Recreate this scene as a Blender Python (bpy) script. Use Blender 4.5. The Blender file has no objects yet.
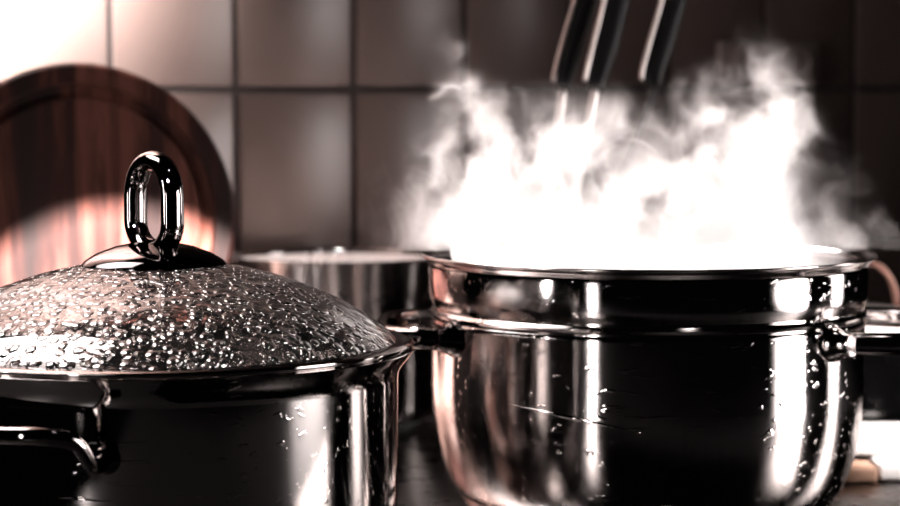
import bpy, bmesh, math, random
from mathutils import Vector, Matrix
random.seed(7)
R_ = math.radians
scene = bpy.context.scene
col = scene.collection

# ------------------------------------------------------------------ camera
F = 2300.0
PITCH = math.atan(166 / F)
CAMZ = 0.25
cam = bpy.data.cameras.new('camera')
cam.sensor_width = 36.0
cam.lens = F / 900 * 36
cam.clip_start = 0.05
cam.dof.use_dof = True
cam.dof.focus_distance = 1.14
cam.dof.aperture_fstop = 8.5
co = bpy.data.objects.new('camera', cam)
col.objects.link(co)
co.location = (0, 0, CAMZ)
co.rotation_euler = (math.pi / 2 - PITCH, 0, 0)
scene.camera = co

# ------------------------------------------------------------------ world, lights, exposure
w = bpy.data.worlds.new('world')
scene.world = w
w.use_nodes = True
w.node_tree.nodes['Background'].inputs[0].default_value = (1.0, 0.86, 0.82, 1)
w.node_tree.nodes['Background'].inputs[1].default_value = 0.0012
vs = scene.view_settings
vs.view_transform = 'Standard'
vs.look = 'None'
vs.gamma = 1
vs.exposure = 0.0
vs.use_curve_mapping = False
scene.cycles.volume_bounces = 2
scene.cycles.volume_step_rate = 0.35
scene.cycles.max_bounces = 10
scene.cycles.transmission_bounces = 8
scene.cycles.caustics_reflective = False
scene.cycles.caustics_refractive = False
scene.cycles.sample_clamp_indirect = 6.0

def ray(px, py):
    u, v = (px - 450) / F, (253 - py) / F
    return Vector((u, math.cos(PITCH) + v * math.sin(PITCH), -math.sin(PITCH) + v * math.cos(PITCH)))

def P(px, py, Y):
    d = ray(px, py)
    return Vector((0, 0, CAMZ)) + d * (Y / d.y)

def lamp(name, kind, loc, target, power, color=(1, .92, .90), **kw):
    l = bpy.data.lights.new(name, kind)
    l.energy = power
    l.color = color
    for k, v in kw.items():
        setattr(l, k, v)
    o = bpy.data.objects.new(name, l)
    col.objects.link(o)
    o.location = loc
    d = Vector(target) - Vector(loc)
    o.rotation_euler = d.to_track_quat('-Z', 'Y').to_euler()
    return o

# assumed tall strip lamp out of view, close to the tiles on the left
lamp('assumed_wall_lamp', 'AREA', (-0.310, 1.535, 0.67), (-0.415, 1.697, 0.67), 60.0,
     shape='RECTANGLE', size=0.05, size_y=0.64, spread=R_(130))
# assumed tall area light out of view on the right, for the stockpot's highlight
lamp('assumed_right_light', 'AREA', (1.45, 0.80, 0.10), (0.0, 0.98, 0.10), 3.6,
     shape='RECTANGLE', size=0.56, size_y=1.0, spread=R_(42))
# assumed narrow light strips out of view on the left, for the pot's highlights
lamp('assumed_strip_a', 'AREA', (-0.72, -0.05, 0.05), (0.1135, 1.325, 0.08), 0.45,
     shape='RECTANGLE', size=0.07, size_y=0.7, spread=R_(60))
lamp('assumed_strip_b', 'AREA', (-1.20, 0.42, 0.30), (0.1135, 1.325, 0.12), 0.6,
     shape='RECTANGLE', size=0.06, size_y=0.6, spread=R_(50))
# added spot above and behind the pot, backlights the steam
lamp('steam_backlight', 'SPOT', (-0.08, 1.80, 0.55), (0.125, 1.325, 0.185), 64.0,
     spot_size=R_(28), spot_blend=0.35, shadow_soft_size=0.03)
# added light strip on the right, for highlights on the steel pots
lamp('strip_fill', 'AREA', (0.80, 1.45, 0.12), (0.0, 1.36, 0.12), 0.45,
     shape='RECTANGLE', size=0.10, size_y=0.6, spread=R_(80))
# added narrow spot that brightens the inside of the saucepan
lamp('saucepan_fill', 'SPOT', (-0.07, 1.52, 0.90), (-0.083, 1.735, 0.08), 300.0,
     spot_size=R_(9.5), spot_blend=0.2, shadow_soft_size=0.02)
# added area light on the right, brightens the side of the saucepan
lamp('side_fill', 'AREA', (0.75, 1.56, 0.22), (0.0, 1.60, 0.05), 0.5,
     shape='RECTANGLE', size=0.22, size_y=0.4, spread=R_(60))
# added spot that whitens the boards and the enamel lid
lamp('boards_fill', 'SPOT', (0.44, 1.08, 0.85), (0.325, 1.58, 0.02), 150.0,
     spot_size=R_(17), spot_blend=0.3, shadow_soft_size=0.02)
# added area light up on the left, reflected in the glass lid
lamp('lid_fill', 'AREA', (-0.72, 1.38, 1.05), (-0.22, 1.06, 0.15), 2.2,
     shape='RECTANGLE', size=0.40, size_y=0.80, spread=R_(60))
# added point light for thin glints on handles and rims
lamp('glint_light', 'POINT', (0.45, 0.85, 1.55), (0, 0, 0), 2.5, shadow_soft_size=0.05)
# assumed spot that throws the bright patch low on the wooden board
lamp('assumed_board_spot', 'SPOT', (0.0, 0.2, 0.90), P(128, 443, 1.6), 3800.0, (1, .86, .82),
     spot_size=R_(10), spot_blend=0.10, shadow_soft_size=0.01)

# ------------------------------------------------------------------ helpers
def link(name, bm, mat, parent=None, smooth=True, mats=None):
    me = bpy.data.meshes.new(name)
    bmesh.ops.recalc_face_normals(bm, faces=bm.faces[:])
    bm.to_mesh(me)
    bm.free()
    for m in (mats or [mat]):
        me.materials.append(m)
    if smooth:
        for p in me.polygons:
            p.use_smooth = True
    o = bpy.data.objects.new(name, me)
    col.objects.link(o)
    if parent:
        o.parent = parent
    return o

def sharp(o, ang=40):
    o.data.set_sharp_from_angle(angle=R_(ang))
    return o

def tag(o, label=None, cat=None, group=None, kind=None):
    if label: o['label'] = label
    if cat: o['category'] = cat
    if group: o['group'] = group
    if kind: o['kind'] = kind
    return o

def empty(name, loc, rz=0, label=None, cat=None, group=None):
    o = bpy.data.objects.new(name, None)
    o.empty_display_size = 0.02
    col.objects.link(o)
    o.location = loc
    o.rotation_euler = (0, 0, rz)
    return tag(o, label, cat, group)

def lathe(prof, n=128, closed=False):
    """prof: list of (r, z); closed joins last to first."""
    bm = bmesh.new()
    rings = []
    for r, z in prof:
        if r < 1e-6:
            rings.append([bm.verts.new((0, 0, z))])
        else:
            rings.append([bm.verts.new((r * math.cos(2 * math.pi * i / n), r * math.sin(2 * math.pi * i / n), z)) for i in range(n)])
    pairs = list(zip(rings, rings[1:]))
    if closed:
        pairs.append((rings[-1], rings[0]))
    for a, b in pairs:
        for i in range(n):
            j = (i + 1) % n
            if len(a) == 1 and len(b) == 1:
                continue
            if len(a) == 1:
                bm.faces.new((a[0], b[i], b[j]))
            elif len(b) == 1:
                bm.faces.new((a[i], a[j], b[0]))
            else:
                bm.faces.new((a[i], a[j], b[j], b[i]))
    return bm

def catmull(pts, sub=8, closed=False):
    pts = [Vector(p) for p in pts]
    n = len(pts)
    out = []
    segs = n if closed else n - 1
    for i in range(segs):
        if closed:
            p0, p1, p2, p3 = pts[(i - 1) % n], pts[i], pts[(i + 1) % n], pts[(i + 2) % n]
        else:
            p0, p1, p2, p3 = pts[max(i - 1, 0)], pts[i], pts[i + 1], pts[min(i + 2, n - 1)]
        for k in range(sub):
            t = k / sub
            out.append(0.5 * ((2 * p1) + (-p0 + p2) * t + (2 * p0 - 5 * p1 + 4 * p2 - p3) * t * t + (-p0 + 3 * p1 - 3 * p2 + p3) * t ** 3))
    if not closed:
        out.append(pts[-1])
    return out

def tube(pts, ra, rb=None, up=(0, 0, 1), n=16, closed=False, bm=None, scale=None):
    """sweep an ellipse (ra sideways, rb along up) along pts"""
    rb = rb or ra
    bm = bm or bmesh.new()
    pts = [Vector(p) for p in pts]
    up = Vector(up)
    N = len(pts)
    rings = []
    for i, p in enumerate(pts):
        if closed:
            t = pts[(i + 1) % N] - pts[(i - 1) % N]
        else:
            t = pts[min(i + 1, N - 1)] - pts[max(i - 1, 0)]
        t.normalize()
        s = t.cross(up)
        if s.length < 1e-4:
            s = t.cross(Vector((1, 0, 0)))
        s.normalize()
        v = s.cross(t)
        k = scale(i / max(N - 1, 1)) if scale else 1
        rings.append([bm.verts.new(p + s * ra * k * math.cos(2 * math.pi * j / n) + v * rb * k * math.sin(2 * math.pi * j / n)) for j in range(n)])
    pr = list(zip(rings, rings[1:]))
    if closed:
        pr.append((rings[-1], rings[0]))
    for a, b in pr:
        for j in range(n):
            k = (j + 1) % n
            bm.faces.new((a[j], a[k], b[k], b[j]))
    if not closed:
        bm.faces.new(rings[0][::-1])
        bm.faces.new(rings[-1])
    return bm

def box(bm, lo, hi, bev=0.0, M=None, mi=0, seg=2):
    c = [(lo[i] + hi[i]) / 2 for i in range(3)]
    s = [hi[i] - lo[i] for i in range(3)]
    r = bmesh.ops.create_cube(bm, size=1, matrix=Matrix.Translation(c) @ Matrix.Diagonal((*s, 1)))
    vs_ = r['verts']
    fs = list({f for v in vs_ for f in v.link_faces})
    if bev:
        es = list({e for v in vs_ for e in v.link_edges})
        rr = bmesh.ops.bevel(bm, geom=es, offset=bev, segments=seg, affect='EDGES', profile=0.5)
        fs = list({f for f in rr['faces']} | {f for f in fs if f.is_valid})
        vs_ = list({v for f in fs for v in f.verts})
        fs = list({f for v in vs_ for f in v.link_faces})
    for f in fs:
        f.material_index = mi
    if M is not None:
        bmesh.ops.transform(bm, matrix=M, verts=vs_)
    return fs

def arc(cx, cz, r, a0, a1, n=8):
    return [(cx + r * math.cos(R_(a0 + (a1 - a0) * i / n)), cz + r * math.sin(R_(a0 + (a1 - a0) * i / n))) for i in range(n + 1)]

# ------------------------------------------------------------------ materials
def new_mat(name):
    m = bpy.data.materials.new(name)
    m.use_nodes = True
    nt = m.node_tree
    nt.nodes.clear()
    out = nt.nodes.new('ShaderNodeOutputMaterial')
    return m, nt, out

class G:
    """small node-graph helper"""
    def __init__(s, nt):
        s.nt = nt
    def n(s, t, **kw):
        x = s.nt.nodes.new(t)
        for k, v in kw.items():
            setattr(x, k, v)
        return x
    def set(s, node, key, v):
        if hasattr(v, 'links') or isinstance(v, bpy.types.NodeSocket):
            s.nt.links.new(v, node.inputs[key])
        else:
            node.inputs[key].default_value = v
    def m(s, op, a, b=0.0, c=0.0, clamp=False):
        x = s.n('ShaderNodeMath', operation=op, use_clamp=clamp)
        s.set(x, 0, a); s.set(x, 1, b); s.set(x, 2, c)
        return x.outputs[0]
    def v(s, op, a, b=(0, 0, 0)):
        x = s.n('ShaderNodeVectorMath', operation=op)
        s.set(x, 0, a)
        s.set(x, 1, b)
        return x.outputs[0] if op not in ('LENGTH', 'DOT_PRODUCT', 'DISTANCE') else x.outputs[1]
    def noise(s, vec, scale, detail=4, rough=0.5, out=0, dist=0.0):
        x = s.n('ShaderNodeTexNoise')
        s.set(x, 'Vector', vec); s.set(x, 'Scale', scale); s.set(x, 'Detail', detail); s.set(x, 'Roughness', rough)
        s.set(x, 'Distortion', dist)
        return x.outputs[out]
    def ramp(s, fac, stops):
        x = s.n('ShaderNodeValToRGB')
        s.set(x, 0, fac)
        el = x.color_ramp.elements
        while len(el) < len(stops):
            el.new(0.5)
        for e, (p, c) in zip(el, stops):
            e.position = p
            e.color = (c, c, c, 1) if isinstance(c, (int, float)) else (*c, 1)
        return x.outputs[0]
    def smooth(s, v, a, b):
        x = s.n('ShaderNodeMapRange', interpolation_type='SMOOTHSTEP')
        s.set(x, 0, v); s.set(x, 1, a); s.set(x, 2, b)
        return x.outputs[0]
    def pos(s):
        return s.n('ShaderNodeTexCoord').outputs['Object']

def steel(name, base=(.62, .58, .57), rough=0.2, aniso=0.0, line_mark=0.0, brushed=0.0):
    m, nt, out = new_mat(name)
    g = G(nt)
    b = g.n('ShaderNodeBsdfAnisotropic', distribution='BECKMANN')
    g.set(b, 'Color', (*base, 1))
    p = g.pos()
    # fine wear in the polish
    sm = g.noise(p, 60, 5, .6)
    rr = g.m('MULTIPLY_ADD', sm, 0.10, rough - 0.05)
    g.set(b, 'Roughness', rr)
    if aniso:
        t = g.n('ShaderNodeTangent', direction_type='RADIAL', axis='Z')
        g.set(b, 'Anisotropy', aniso); g.set(b, 'Rotation', 0.0)
        g.set(b, 'Tangent', t.outputs[0])
    if line_mark or brushed:
        sc = g.v('MULTIPLY', p, (1, 1, 26))
        n1 = g.noise(sc, 40, 3, .6)
        # hairline scratches in two directions
        mp = g.n('ShaderNodeMapping'); g.set(mp, 0, p); mp.inputs['Rotation'].default_value = (.5, .9, .3); mp.inputs['Scale'].default_value = (9, 180, 180)
        n2 = g.noise(mp.outputs[0], 1.5, 2, .5)
        n2 = g.smooth(n2, .62, .72)
        hgt = g.m('ADD', g.m('MULTIPLY', n1, brushed), g.m('MULTIPLY', n2, line_mark))
        bu = g.n('ShaderNodeBump'); g.set(bu, 'Height', hgt); g.set(bu, 'Strength', .35); g.set(bu, 'Distance', .0006)
        g.set(b, 'Normal', bu.outputs[0])
    nt.links.new(b.outputs[0], out.inputs[0])
    return m

def plain(name, base, rough=.5, bump=0.0, bscale=80, metallic=0.0, spec=.5, var=0.0):
    m, nt, out = new_mat(name)
    g = G(nt)
    b = g.n('ShaderNodeBsdfPrincipled')
    p = g.pos()
    n = g.noise(p, bscale, 5, .6)
    mix = g.n('ShaderNodeMix', data_type='RGBA')
    g.set(mix, 0, n)
    mix.inputs[6].default_value = (*[c * (1 - var) for c in base], 1)
    mix.inputs[7].default_value = (*[min(1, c * (1 + var)) for c in base], 1)
    nt.links.new(mix.outputs[2], b.inputs['Base Color'])
    g.set(b, 'Roughness', rough); g.set(b, 'Metallic', metallic); g.set(b, 'Specular IOR Level', spec)
    if bump:
        bu = g.n('ShaderNodeBump'); g.set(bu, 'Height', n); g.set(bu, 'Strength', bump); g.set(bu, 'Distance', .001)
        g.set(b, 'Normal', bu.outputs[0])
    nt.links.new(b.outputs[0], out.inputs[0])
    return m

def wood_mat():
    m, nt, out = new_mat('dark_stained_wood')
    g = G(nt)
    b = g.n('ShaderNodeBsdfPrincipled')
    p = g.pos()
    st = g.v('MULTIPLY', p, (70, 70, 6))
    n = g.noise(st, 1.0, 6, .65, dist=.6)
    n2 = g.noise(g.v('MULTIPLY', p, (38, 38, 2)), 1.0, 2, .5)
    f = g.m('ADD', g.m('MULTIPLY', n, .5), g.m('MULTIPLY', n2, .5))
    c = g.ramp(f, [(.40, (.003, .0008, .0006)), (.50, (.015, .004, .0028)), (.62, (.10, .035, .025))])
    nt.links.new(c, b.inputs['Base Color'])
    g.set(b, 'Roughness', .6); g.set(b, 'Specular IOR Level', .12)
    bu = g.n('ShaderNodeBump'); g.set(bu, 'Height', n); g.set(bu, 'Strength', .3); g.set(bu, 'Distance', .0008)
    g.set(b, 'Normal', bu.outputs[0])
    nt.links.new(b.outputs[0], out.inputs[0])
    return m

def lid_glass_mat():
    m, nt, out = new_mat('condensation_glass')
    g = G(nt)
    p = g.pos()
    dp = g.v('ADD', p, g.v('MULTIPLY', g.v('SUBTRACT', g.noise(p, 90, 2, .5, out=1), (.5, .5, .5)), (.003, .003, .003)))
    # drops run a little down the dome
    rad = g.v('LENGTH', g.v('MULTIPLY', p, (1, 1, 0)))
    def cap(scale, rad):
        vo = g.n('ShaderNodeTexVoronoi', feature='F1', distance='EUCLIDEAN')
        g.set(vo, 'Vector', dp); g.set(vo, 'Scale', scale); g.set(vo, 'Randomness', .9)
        t = g.m('DIVIDE', vo.outputs['Distance'], rad)
        return g.m('SQRT', g.m('SUBTRACT', 1.0, g.m('MULTIPLY', t, t), clamp=True))
    hgt = cap(165, .52)
    bu = g.n('ShaderNodeBump'); g.set(bu, 'Height', hgt); g.set(bu, 'Strength', 1.0); g.set(bu, 'Distance', .0012)
    gl = g.n('ShaderNodeBsdfGlass'); g.set(gl, 'Roughness', .0); g.set(gl, 'IOR', 1.33); g.set(gl, 'Normal', bu.outputs[0])
    gl.inputs['Color'].default_value = (.95, .93, .92, 1)
    df = g.n('ShaderNodeBsdfTranslucent'); df.inputs[0].default_value = (.8, .8, .78, 1); g.set(df, 'Normal', bu.outputs[0])
    gs = g.n('ShaderNodeBsdfGlossy'); gs.inputs[0].default_value = (.9, .9, .9, 1); g.set(gs, 'Roughness', .03); g.set(gs, 'Normal', bu.outputs[0])
    mx = g.n('ShaderNodeMixShader'); mx.inputs[0].default_value = .03
    nt.links.new(gl.outputs[0], mx.inputs[1]); nt.links.new(df.outputs[0], mx.inputs[2])
    mx2 = g.n('ShaderNodeMixShader'); mx2.inputs[0].default_value = .30
    nt.links.new(mx.outputs[0], mx2.inputs[1]); nt.links.new(gs.outputs[0], mx2.inputs[2])
    nt.links.new(mx2.outputs[0], out.inputs[0])
    return m

M_pot = steel('brushed_steel', rough=.18, aniso=.55, line_mark=.5, brushed=.0)
M_band = steel('polished_steel', rough=.10, aniso=.4, line_mark=.5)
M_chrome = steel('bright_chrome', rough=.10)
M_rim = steel('rim_steel', rough=.2)
M_pan = steel('satin_pan_steel', rough=.26, aniso=.7)
M_plate = steel('black_chrome', base=(.11, .10, .10), rough=.10)
M_lidmetal = steel('dark_chrome', base=(.24, .22, .215), rough=.09)
M_darkpot = steel('mirror_steel', base=(.5, .47, .46), rough=.10, aniso=.5, line_mark=.2)
M_hob = steel('hob_steel', base=(.45, .43, .42), rough=.28, line_mark=.5)
M_iron = plain('cast_iron', (.012, .012, .012), .55, bump=.4, bscale=300)
M_black = plain('black_plastic', (.004, .004, .004), .5, bump=.05, bscale=200, spec=.2)
M_satin = steel('satin_steel', base=(.8, .74, .72), rough=.42)
M_wood = wood_mat()
M_glass = lid_glass_mat()
M_tile = plain('glazed_tile', (.17, .122, .108), .3, bump=.12, bscale=14, var=.10)
M_grout = plain('grout', (.06, .048, .045), .9, bump=.3, bscale=300)
M_white = plain('white_enamel', (.85, .80, .78), .3, var=.03)
M_blackenamel = plain('black_enamel', (.002, .002, .002), .12, spec=.12)
M_copper = plain('copper_wire', (.75, .42, .34), .3, metallic=.6)
M_plastic = plain('socket_plastic', (.34, .27, .25), .45)
M_board = plain('white_board', (.82, .79, .77), .5, bump=.1, bscale=200, var=.05)
M_sponge = plain('tan_wood', (.50, .30, .21), .6, bump=.3, bscale=120, var=.15)
M_counter = plain('dark_stone', (.012, .011, .011), .35, bump=.05, bscale=150, var=.4)
M_water = plain('boiling_water', (.82, .80, .79), .25, bump=1.0, bscale=45)

# ------------------------------------------------------------------ structure: wall, counter
TH = math.atan(.585)
ud = Vector((math.cos(TH), math.sin(TH), 0))
nd = Vector((math.sin(TH), -math.cos(TH), 0))
W0 = Vector((P(112, 87, 1.75).x, 1.75, 0))
TW, THT = 0.0594 * 1.75, 0.140
WM = Matrix(((ud.x, -nd.x, 0, W0.x), (ud.y, -nd.y, 0, W0.y), (0, 0, 1, 0), (0, 0, 0, 1)))   # x along wall, y into it
bm = bmesh.new()
zg = CAMZ - .002
for i in range(-4, 10):
    for j in range(-2, 6):
        x0, z0 = i * TW, zg + j * THT
        g_ = .0028
        box(bm, (x0 + g_, 0, z0 + g_), (x0 + TW - g_, .008, z0 + THT - g_), .0022, WM, 0)
box(bm, (-4 * TW, .004, zg - 2 * THT), (10 * TW, .03, zg + 6 * THT), 0, WM, 1)
wall = link('wall_back', bm, None, mats=[M_tile, M_grout])
sharp(wall, 35)
tag(wall, 'pale glazed wall tiles with dark grout behind the stove', 'wall', kind='structure')

# worktop under everything (aligned with the wall)
bm = bmesh.new()
box(bm, (-4 * TW, -.95, -.045), (10 * TW, -.001, -.006), .003, WM)
ct = link('worktop', bm, M_counter)
sharp(ct)
tag(ct, 'dark stone worktop under the stove, along the tiled wall', 'worktop', kind='structure')

# low tiled ledge along the wall at the left, hidden by the lidded pot
bm = bmesh.new()
LEDGE = .048
box(bm, (-3.6 * TW, -.105, -.006), (.72 * TW, -.001, LEDGE), .002, WM)
ld = link('trim_1', bm, M_tile)
sharp(ld)
tag(ld, 'low tiled ledge carrying the round wooden board', 'ledge', kind='structure')

# ------------------------------------------------------------------ hob
hob = empty('stove_top', (0, 0, 0), 0, 'steel stove top under the three steel pots', 'stove')
bm = bmesh.new()
box(bm, (-2.6 * TW, -.80, -.006), (5.3 * TW, -.03, -.002), .0015, WM)
sharp(link('hob_plate', bm, M_hob, hob))

BIG = Vector((P(647, 255, 1.325).x, 1.325, 0))
LEFT = Vector((P(155, 345, 1.15).x, 1.15, 0))
BACK = Vector((P(338, 257, 1.73).x, 1.73, 0))
ENAM = Vector((P(866, 300, 1.75).x, 1.75, 0))
for c, r in ((BIG, .085), (LEFT, .085), (BACK, .06), (ENAM, .06)):
    bm = lathe([(0, -.002), (r * 1.06, -.002), (r * 1.06, .0005), (r, .003), (0, .003)], 64)
    h = link('hotplate', bm, M_iron, hob)
    h.location = c
    sharp(h)

# ------------------------------------------------------------------ big steaming pot
big = empty('stockpot', BIG + Vector((0, 0, .003)), 0,
            'large open stainless steel pot with steam pouring from it', 'pot')
RT = CAMZ - .097 - .003    # rim height above pot base
RB = .1248
prof = [(0, .0140), (.104, .0140), (RB - .0150, .0146), (RB - .0115, .0190), (RB - .0082, .0265), (RB - .0052, .036), (RB - .0028, .048), (RB - .0010, .060), (RB, .074), (RB, .1125)]
# bead and shoulder under the upper band
prof += [(RB + .0002, 0.1145), (RB - .0012, 0.1160), (RB - .0002, 0.1173), (RB + .0008, 0.1188), (RB - .0002, 0.1203), (RB - .0010, 0.1212),
         (RB - .0002, 0.1235), (RB + .0010, .1262), (RB + .0016, .129), (RB + .0016, RT - .006),
         (RB + .0012, RT - .0048), (RB - .0004, RT - .0048)]
prof += [(RB - .0012, .076), (RB - .0022, .060), (RB - .004, .048), (RB - .0065, .036), (RB - .013, .020), (.09, .017), (0, .017)]
body = link('pot_body', lathe(prof, 192), M_pot, big)
sharp(body, 60)
bm = lathe([(RB + .0016, RT - .0040), (RB + .0026, RT - .0022), (RB + .0044, RT - .0004), (RB + .0064, RT + .0006),
            (RB + .0070, RT + .0014), (RB + .0060, RT + .0020), (RB + .0036, RT + .0010), (RB + .0010, RT - .0014), (RB - .0008, RT - .0050)], 192, closed=True)
link('rim', bm, M_rim, big)
bm = lathe([(0, 0), (.098, 0), (.1025, .002), (.1050, .0060), (.1085, .0125), (.1085, .0138), (.1040, .0146), (0, .0146)], 128)
sharp(link('base_disc', bm, M_band, big), 50)

def pot_handle(parent, R, z, ang, half, reach, ra, rb, mat, mname='handle', rise=0.0, ms=1.0):
    """loop handle: two mounts on the pot wall and a bar bent between them"""
    pts = []
    a0, a1 = ang - half, ang + half
    def pol(a, r, zz): return Vector((r * math.cos(R_(a)), r * math.sin(R_(a)), zz))
    d = Vector((math.cos(R_(ang)), math.sin(R_(ang)), 0))
    s = Vector((-d.y, d.x, 0))
    m0, m1 = pol(a0, R + .002, z), pol(a1, R + .002, z)
    hw = (m1 - m0).length / 2
    base = R * math.cos(R_(half))
    top = R + reach
    ctrl = [m0, s * -hw + d * (base + .012) + Vector((0, 0, z)),
            s * -hw * .98 + d * (base + (top - base) * .55) + Vector((0, 0, z + rise * .75)),
            s * -hw * .80 + d * (top - .006) + Vector((0, 0, z + rise)),
            s * -hw * .40 + d * top + Vector((0, 0, z + rise)),
            s * hw * .40 + d * top + Vector((0, 0, z + rise)),
            s * hw * .80 + d * (top - .006) + Vector((0, 0, z + rise)),
            s * hw * .98 + d * (base + (top - base) * .55) + Vector((0, 0, z + rise * .75)),
            s * hw + d * (base + .012) + Vector((0, 0, z)), m1]
    h = link(mname, tube(catmull(ctrl, 7), ra, rb, n=18), mat, parent)
    for a in (a0, a1):
        q = pol(a, R - .0005, z)
        nn = Vector((math.cos(R_(a)), math.sin(R_(a)), 0))
        bm = bmesh.new()
        prof_ = [(0, 0), (.0105, 0), (.0105, .002), (.0085, .0055), (.0066, .009), (.0062, .013), (0, .0135)]
        bm = lathe([(r_ * ms, z_) for r_, z_ in prof_], 32)
        M = Matrix.Translation(q) @ nn.to_track_quat('Z', 'Y').to_matrix().to_4x4()
        bmesh.ops.transform(bm, matrix=M, verts=bm.verts[:])
        sharp(link('handle_mount', bm, mat, h), 50)
    return h

pot_handle(big, RB, .1080, -4, 37, .040, .0048, .0062, M_rim)
pot_handle(big, RB, .1080, 182, 25, .027, .0048, .0062, M_lidmetal)  # left handle in darker metal, the dimming put into its colour

# long diagonal raised line across the front
sp_ = []
for k in range(25):
    px = 498 + (622 - 498) * k / 24
    py = 404 + 29 * k / 24
    s_ = (px - 647) / 226
    a = math.asin(s_)
    yy = BIG.y - RB * math.cos(a)
    sp_.append((RB * math.sin(a), -RB * math.cos(a), P(px, py, yy).z - .003))
link('line_mark', tube(sp_, 0.0003, .0009, n=10, scale=lambda t: .12 + math.sin(math.pi * t) ** 2), M_band, big)

# boiling water in the pot
bm = lathe([(0, 0), (.02, .0008), (.05, -.0006), (.08, .0007), (.105, -.0003), (RB - .003, 0), (RB - .003, -.012), (0, -.012)], 96)
wt = link('boiling_water', bm, M_water)
wt.location = BIG + Vector((0, 0, .127))
tag(wt, 'bright boiling water inside the steaming pot', 'water', kind='stuff')

# ------------------------------------------------------------------ lidded pot on the left
lp = empty('casserole_pot', LEFT + Vector((0, 0, .003)), 0,
           'dark mirror-polished pot in front on the left, under the glass lid', 'pot')
LR = .1255
LZ = .116    # rim height over base
prof = [(0, .0), (.098, .0), (.106, .002), (.114, .008), (.119, .018), (LR - .0035, .03), (LR - .003, LZ - .014),
        (LR - .002, LZ - .010), (LR + .001, LZ - .006), (LR + .0035, LZ - .0025), (LR + .0050, LZ), (LR + .0042, LZ + .0006),
        (LR + .002, LZ - .001), (LR - .002, LZ - .006), (LR - .0045, LZ - .011), (LR - .0045, .03), (.117, .018), (.105, .006), (0, .004)]
sharp(link('pot_body', lathe(prof, 192), M_darkpot, lp), 60)
pot_handle(lp, LR - .003, .079, -118, 25, .030, .0036, .0040, M_lidmetal, rise=.015, ms=.6)
pot_handle(lp, LR - .003, .080, 64, 22, .026, .0045, .0060, M_darkpot, rise=.006)

# lid
LIDZ = LZ + .0012
lid = empty('pot_lid', LEFT + Vector((0, 0, .003 + LIDZ)), 0,
            'domed glass lid beaded with condensation, steel loop handle on top', 'lid')
DH = .0430
def dome(r, R=.1225, H=DH):
    return H * math.sqrt(max(0, 1 - (r / (R * 1.03)) ** 2)) ** 1.0 if False else H * (1 - (r / R) ** 2) ** .80
N = 40
o_prof = [(r, .0010 + dome(r)) for r in [.1224 * math.sin(math.pi / 2 * i / N) for i in range(N + 1)]]
i_prof = [(r - .0005 if r > .001 else 0, z - .0035) for r, z in o_prof][::-1]
bm = lathe(o_prof + i_prof, 192)
link('glass_dome', bm, M_glass, lid)
bm = lathe([(.1205, .0030), (.1228, .0030), (.1262, .0027), (.1292, .0024), (.1301, .0018), (.1302, .0002), (.1298, -.0002), (.1270, .0002), (.1215, .0010), (.1205, .003)], 192, closed=True)
sharp(link('lid_rim', bm, M_lidmetal, lid), 50)
zt = .0010 + DH
bm = lathe([(0, zt + .0085), (.010, zt + .0082), (.020, zt + .0060), (.029, zt + .0026), (.0345, zt - .0008), (.0360, zt - .0026), (.0355, zt - .0034), (.02, zt - .001), (0, zt - .001)], 96)
sharp(link('knob_plate', bm, M_plate, lid), 40)
# closed stadium loop
loop = []
hw, zb, zt2 = .0180, zt + .0050, zt + .0495
for k in range(13):
    a = math.pi * k / 12
    loop.append((hw * math.cos(a), 0, zt2 - hw + hw * math.sin(a)))
for k in range(13):
    a = math.pi + math.pi * k / 12
    loop.append((hw * math.cos(a), 0, zb + hw * .75 + hw * .75 * math.sin(a)))
bm = tube(loop, .0046, .0062, up=(0, 1, 0), n=20, closed=True)
lh = link('loop_handle', bm, M_lidmetal, lid)
lh.rotation_euler = (0, 0, R_(-52))

# ------------------------------------------------------------------ back saucepan
bp = empty('saucepan', BACK + Vector((0, 0, .003)), 0,
           'small open steel saucepan standing behind, between the two large pots', 'pot')
BR, BZ = .0815, .121
prof = [(0, 0), (BR - .012, 0), (BR - .004, .004), (BR - .002, .012), (BR - .002, BZ - .034), (BR - .0035, BZ - .032), (BR, BZ - .028), (BR + .001, BZ - .006), (BR + .004, BZ - .001),
        (BR + .0045, BZ + .0004), (BR + .003, BZ + .0006), (BR - .001, BZ - .004), (BR - .0015, .014), (BR - .006, .005), (0, .004)]
sharp(link('pot_body', lathe(prof, 128), M_pan, bp), 60)
bm = lathe([(0, .006), (BR - .010, .006), (BR - .0035, .016), (BR - .0018, BZ - .006), (BR - .0012, BZ - .0046), (BR - .0024, BZ - .0046), (BR - .005, .016), (BR - .012, .0075), (0, .0075)], 96)
sharp(link('bright_liner', bm, M_white, bp), 50)  # white liner added in place of brightly lit steel inside
pot_handle(bp, BR, BZ - .018, 165, 28, .028, .0035, .0045, M_chrome)

# ------------------------------------------------------------------ round wooden board leaning at the left
BC = P(77, 225, 1.60)
BRD = 156 / F * 1.60
yaw, tilt = R_(14), R_(5)
nf = Vector((math.sin(yaw), -math.cos(yaw), 0))
brd = empty('round_board', (BC.x, BC.y, LEDGE), 0, 'round dark wooden board with a grooved border, leaning against the tiles', 'board')
gr = BRD * .82
prof = [(0, .0), (BRD - .003, .0), (BRD, .003), (BRD, .016), (BRD - .003, .019), (gr + .0055, .019), (gr + .0045, .013), (gr - .001, .0110), (gr - .0045, .013), (gr - .0055, .0175), (0, .0175)]
bm = lathe(prof, 160)
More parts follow.
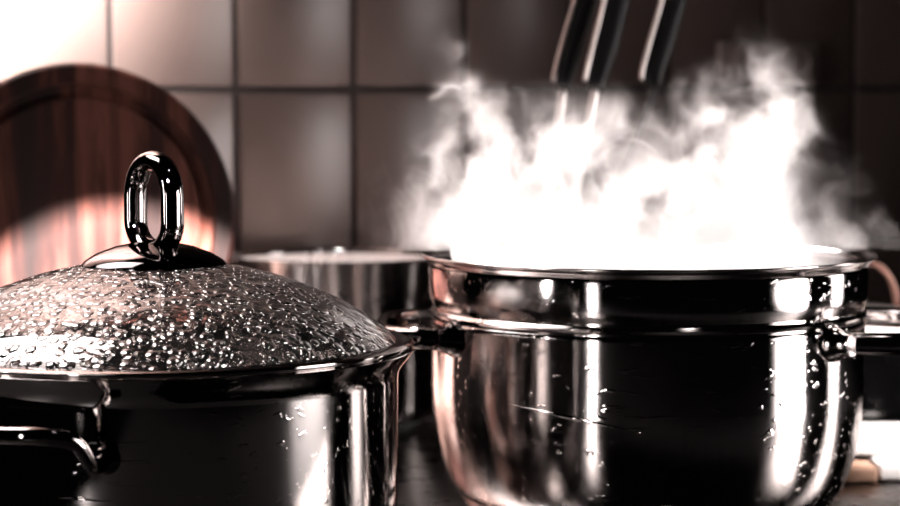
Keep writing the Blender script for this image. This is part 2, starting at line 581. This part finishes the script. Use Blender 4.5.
# lathe axis z -> facing direction; keep grain along object z
M = Matrix.Rotation(R_(90), 4, 'X')
bmesh.ops.transform(bm, matrix=M, verts=bm.verts[:])     # axis now -y
bo = link('board_disc', bm, M_wood, brd)
sharp(bo, 35)
bo.location = (0, 0, BRD * math.cos(tilt) + .001)
bo.rotation_euler = (-tilt, 0, yaw)

# ------------------------------------------------------------------ utensils in a crock behind the big pot
CK = Vector((P(545, 250, 1.62).x, 1.62, 0))
ck = empty('utensil_crock', (CK.x, CK.y, -.002), 0, 'black utensil crock hidden behind the steam', 'crock')
prof = [(0, 0), (.042, 0), (.046, .004), (.046, .125), (.0475, .131), (.044, .132), (.043, .125), (.043, .006), (0, .005)]
sharp(link('crock_body', lathe(prof, 64), M_blackenamel, ck), 50)

def utensil(name, label, top, knee, low, foot, Y, wid, sm=None):
    """handle top px, knee px (lower end of the grip), shaft px, foot px; Y depth"""
    base = P(*foot, Y)
    base.z = max(base.z, .008)
    u = empty(name, base, 0, label, 'utensil', 'cooking utensils in the crock')
    A, B, C = P(*top, Y + .03) - base, P(*knee, Y + .012) - base, P(*low, Y + .006) - base
    gpts = catmull([A, A.lerp(B, .5), B, B.lerp(C, .8)], 8)
    g_ = link('grip', tube(gpts, wid, .006, up=(0, 1, 0), n=16, scale=lambda t: 1.0 if t < .55 else 1.0 - .35 * math.sin(min(1, (t - .55) / .45) * math.pi / 2)), M_black, u)
    off = Vector((-wid * .92, -.004, 0))
    link('grip_edge', tube([p + off for p in gpts[:-4]], .0016, .0022, up=(0, 1, 0), n=10), M_satin, g_)
    link('shaft', tube([B.lerp(C, .6), C, Vector((0, 0, 0))], .0028, .0018, up=(0, 1, 0), n=12), sm or M_satin, u)
    return u
utensil('ladle', 'first black handled kitchen utensil from the left, thin steel shaft', (594, -30), (567, 66), (562, 96), (530, 330), 1.62, .0085)
utensil('turner', 'middle black handled kitchen utensil, broad bright shaft showing through the steam', (624, -30), (600, 66), (594, 96), (550, 330), 1.61, .0095)
utensil('spoon', 'kitchen utensil standing apart from the other two, near the wall socket', (682, -30), (655, 66), (653, 92), (562, 330), 1.64, .0095, M_black)  # black shaft colour stands for the darkness it is lost in

# ------------------------------------------------------------------ wall socket
def wallpoint(px, py):
    d = ray(px, py)
    # plane through W0 with normal nd
    t = (W0 - Vector((0, 0, CAMZ))).dot(nd) / d.dot(nd)
    return Vector((0, 0, CAMZ)) + d * t
a, b = wallpoint(714, 84), wallpoint(814, 42)
iM = WM.inverted()
la, lb = iM @ a, iM @ b
so = empty('wall_socket', WM @ Vector(((la.x + lb.x) / 2, 0, (la.z + lb.z) / 2)), TH, 'double wall socket plate on the dark tiles above the steam', 'socket')
sw, sh = (lb.x - la.x) / 2, (lb.z - la.z) / 2
bm = bmesh.new()
box(bm, (-sw, -.009, -sh), (sw, .0, sh), .004, seg=3)
sharp(link('socket_plate', bm, M_plastic, so), 35)
for s in (-1, 1):
    bm = lathe([(0, .004), (.0105, .004), (.0125, .001), (.0125, 0), (.0140, 0), (.0140, .0055), (.0135, .006), (.0125, .006), (.0118, .0052), (.011, .0045)], 40)
    bmesh.ops.transform(bm, matrix=Matrix.Translation((s * sw * .5, -.0085, 0)) @ Matrix.Rotation(R_(90), 4, 'X'), verts=bm.verts[:])
    sharp(link('socket_outlet', bm, M_plastic, so), 40)

# ------------------------------------------------------------------ enamel pan at the right edge
ep = empty('enamel_pan', ENAM + Vector((0, 0, .003)), 0, 'low black pan behind the steaming pot at the picture edge', 'pot')
ER, EZ = .086, .060
prof = [(0, 0), (ER - .010, 0), (ER - .003, .004), (ER - .001, .012), (ER, EZ - .004), (ER + .002, EZ), (ER, EZ + .0005), (ER - .002, EZ - .004), (ER - .003, .012), (0, .004)]
sharp(link('pan_body', lathe(prof, 96), M_blackenamel, ep), 50)
el = empty('pan_lid', ENAM + Vector((0, 0, .003 + EZ + .0008)), 0, 'white enamel lid with a thin arched handle, on the low black pan', 'lid')
prof = [(0, .0205), (.02, .0195), (.05, .0150), (.075, .0080), (ER - .002, .0035), (ER + .003, .0015), (ER + .003, 0), (ER - .004, 0), (.05, .012), (0, .018)]
sharp(link('lid_shell', lathe(prof, 96), M_white, el), 50)
hoop = [(.0245 * math.cos(a), 0, .017 + .036 * math.sin(a)) for a in [math.pi * k / 20 for k in range(21)]]
hh = link('lid_handle', tube(hoop, .0024, .0026, up=(0, 1, 0), n=14), M_copper, el)
hh.rotation_euler = (0, 0, R_(8))

# ------------------------------------------------------------------ white boards and tan block at the right edge
def slab(name, px0, px1, Y0, Y1, z0, z1, mat, label, cat, bev, rz=0, group=None):
    x0, x1 = (px0 - 450) / F * Y0, (px1 - 450) / F * Y0
    cx, cy = (x0 + x1) / 2, (Y0 + Y1) / 2
    bm = bmesh.new()
    box(bm, (x0 - cx, Y0 - cy, 0), (x1 - cx, Y1 - cy, z1 - z0), bev, seg=3)
    o = link(name, bm, mat)
    o.location = (cx, cy, z0)
    o.rotation_euler = (0, 0, rz)
    tag(o, label, cat, group)
    return sharp(o, 35)
slab('chopping_board', 886, 1060, 1.455, 1.575, -.0015, .009, M_board, 'lower white chopping board lying right of the steaming pot', 'board', .002, R_(-1))
slab('chopping_board', 854, 1060, 1.488, 1.585, .0092, .018, M_board, 'upper thin white chopping board, stacked on the lower one', 'board', .002, R_(-1))
slab('wooden_block', 847, 882, 1.450, 1.480, -.002, .0085, M_sponge, 'small tan wooden block at the front corner of the white boards', 'block', .0025, R_(-1))

# ------------------------------------------------------------------ steam
# silhouette of the cloud along X over the pot: (px, top py) seen at the pot's depth
SY = BIG.y
outline = [(352, 232), (366, 205), (380, 185), (398, 178), (415, 168), (432, 128), (450, 102), (470, 90), (495, 84), (520, 86), (545, 96), (570, 100), (595, 96),
           (618, 106), (636, 134), (652, 130), (668, 112), (690, 98), (710, 74), (735, 54), (755, 48), (775, 58), (795, 74), (808, 112), (820, 140), (838, 158), (856, 180),
           (864, 204), (876, 226), (886, 246)]
outline2 = [(352, 244), (360, 190), (374, 150), (398, 138), (425, 118), (440, 60), (455, 34), (472, 44), (492, 72), (560, 80), (618, 92), (690, 72), (728, 34),
            (770, 34), (798, 58), (814, 105), (845, 145), (872, 180), (886, 215), (895, 246)]
OX0, OX1 = P(345, 100, SY).x, P(905, 100, SY).x
OZ0, OZ1 = .14, .30
prof3 = [(P(x, y, SY).x, P(x, y, SY).z) for x, y in outline]
prof4 = [(P(x, y, SY).x, P(x, y, SY).z) for x, y in outline2]
def top_at(x):
    if x <= prof4[0][0]: return prof4[0][1]
    for (xa, za), (xb, zb_) in zip(prof4, prof4[1:]):
        if x <= xb:
            return za + (zb_ - za) * (x - xa) / (xb - xa)
    return prof4[-1][1]

def steam_mat():
    m, nt, out = new_mat('steam_volume')
    g = G(nt)
    p = g.pos()                                   # object origin at world origin
    n1 = g.v('SUBTRACT', g.noise(p, 16, 2, .5, out=1), (.5, .5, .5))
    n2 = g.v('SUBTRACT', g.noise(p, 48, 2, .5, out=1), (.5, .5, .5))
    q = g.v('ADD', p, g.v('MULTIPLY', n1, (.05, .05, .05)))
    q = g.v('ADD', q, g.v('MULTIPLY', n2, (.022, .022, .022)))
    n3 = g.v('SUBTRACT', g.noise(q, 120, 2, .5, out=1), (.5, .5, .5))
    q = g.v('ADD', q, g.v('MULTIPLY', n3, (.008, .008, .008)))
    sx = g.n('ShaderNodeSeparateXYZ'); g.set(sx, 0, q)
    X, Y, Z = sx.outputs
    fx = g.m('DIVIDE', g.m('SUBTRACT', X, OX0), OX1 - OX0, clamp=True)
    def outline_curve(pr):
        fc = g.n('ShaderNodeFloatCurve')
        g.set(fc, 'Value', fx)
        cv = fc.mapping.curves[0]
        cv.points[0].location = (0, 0); cv.points[1].location = (1, 0)
        for x, z in pr:
            cv.points.new((x - OX0) / (OX1 - OX0), (z - OZ0) / (OZ1 - OZ0))
        fc.mapping.update()
        return g.m('MULTIPLY_ADD', fc.outputs[0], OZ1 - OZ0, OZ0)
    H = outline_curve(prof3)
    depth = g.m('SUBTRACT', H, Z)                 # how far below the outline
    edge = g.smooth(depth, -.008, .060)
    core = g.smooth(depth, .03, .09)
    ydist = g.m('ABSOLUTE', g.m('SUBTRACT', Y, SY))
    yf = g.smooth(ydist, .066, .024)
    # curling sheets: stretched noise in the warped space
    wv = g.v('MULTIPLY', q, (1, .35, .65))
    a_ = g.noise(wv, 34, 5, .58)
    body_ = g.smooth(a_, .48, .62)
    tex = g.m('ADD', g.m('MULTIPLY', body_, .9), g.m('MULTIPLY', core, .25))
    # below the rim only inside the pot, thinning out beyond the rim
    sp = g.n('ShaderNodeSeparateXYZ'); g.set(sp, 0, p)
    rr = g.v('LENGTH', g.v('MULTIPLY', g.v('SUBTRACT', p, (BIG.x, BIG.y, 0)), (1, 1, 0)))
    inside = g.m('LESS_THAN', rr, RB - .002)
    above = g.m('GREATER_THAN', sp.outputs[2], .003 + RT + .002)
    okm = g.m('MAXIMUM', inside, above)
    d = g.m('MULTIPLY', g.m('MULTIPLY', edge, yf), tex)
    d = g.m('MULTIPLY', g.m('MULTIPLY', d, g.smooth(rr, .156, .118)), 34.0)
    # thin curling wisps around the cloud
    H2 = outline_curve(prof4)
    w3 = g.v('ADD', p, g.v('MULTIPLY', g.v('SUBTRACT', g.noise(g.v('MULTIPLY', p, (1, .2, 1)), 22, 1, .5, out=1), (.5, .5, .5)), (.07, .0, .07)))
    w3 = g.v('ADD', w3, g.v('MULTIPLY', n2, (.015, .0, .015)))
    rn = g.noise(g.v('MULTIPLY', w3, (1, .12, .8)), 42, 2, .5)
    rid = g.m('SUBTRACT', 1.0, g.m('ABSOLUTE', g.m('MULTIPLY_ADD', rn, 7.0, -3.5)), clamp=True)
    e2 = g.smooth(g.m('SUBTRACT', H2, Z), -.002, .030)
    wisp = g.m('MULTIPLY_ADD', g.m('POWER', rid, 3.0), 6.5, .5)
    d2 = g.m('MULTIPLY', g.m('MULTIPLY', e2, g.smooth(ydist, .05, .02)), wisp)
    d2 = g.m('MULTIPLY', d2, g.smooth(a_, .36, .56))
    d = g.m('MULTIPLY', g.m('ADD', d, d2), okm)
    sc = g.n('ShaderNodeVolumeScatter')
    sc.inputs['Color'].default_value = (1.0, .945, .925, 1)
    g.set(sc, 'Density', d); g.set(sc, 'Anisotropy', .45)
    nt.links.new(sc.outputs[0], out.inputs['Volume'])
    return m

M_steam = steam_mat()
bm = bmesh.new()
rings = []
NX = 64
xa, xb = prof4[0][0] - .004, prof4[-1][0] + .004
for i in range(NX + 1):
    x = xa + (xb - xa) * i / NX
    zt_ = max(top_at(x - .01), top_at(x), top_at(x + .01)) + .012
    inside = abs(x - BIG.x) < .112
    zb_ = .1315 if inside else .003 + RT + .003
    e = min(1, math.sin(math.pi * min(max((i + .3) / (NX + .6), 0), 1)) ** .35)
    hy = .075 * e
    ring = []
    K = 28
    for k in range(K):
        a = 2 * math.pi * k / K
        ca, sa = math.cos(a), math.sin(a)
        sy = math.copysign(abs(ca) ** .6, ca)
        sz = math.copysign(abs(sa) ** .6, sa)
        ring.append(bm.verts.new((x, SY + hy * sy, (zt_ + zb_) / 2 + (zt_ - zb_) / 2 * sz)))
    rings.append(ring)
for a, b in zip(rings, rings[1:]):
    for k in range(len(a)):
        j = (k + 1) % len(a)
        bm.faces.new((a[k], a[j], b[j], b[k]))
bm.faces.new(rings[0][::-1]); bm.faces.new(rings[-1])
st = link('steam', bm, M_steam)
tag(st, 'bright white cloud of steam rising from the large open pot', 'steam', kind='stuff')
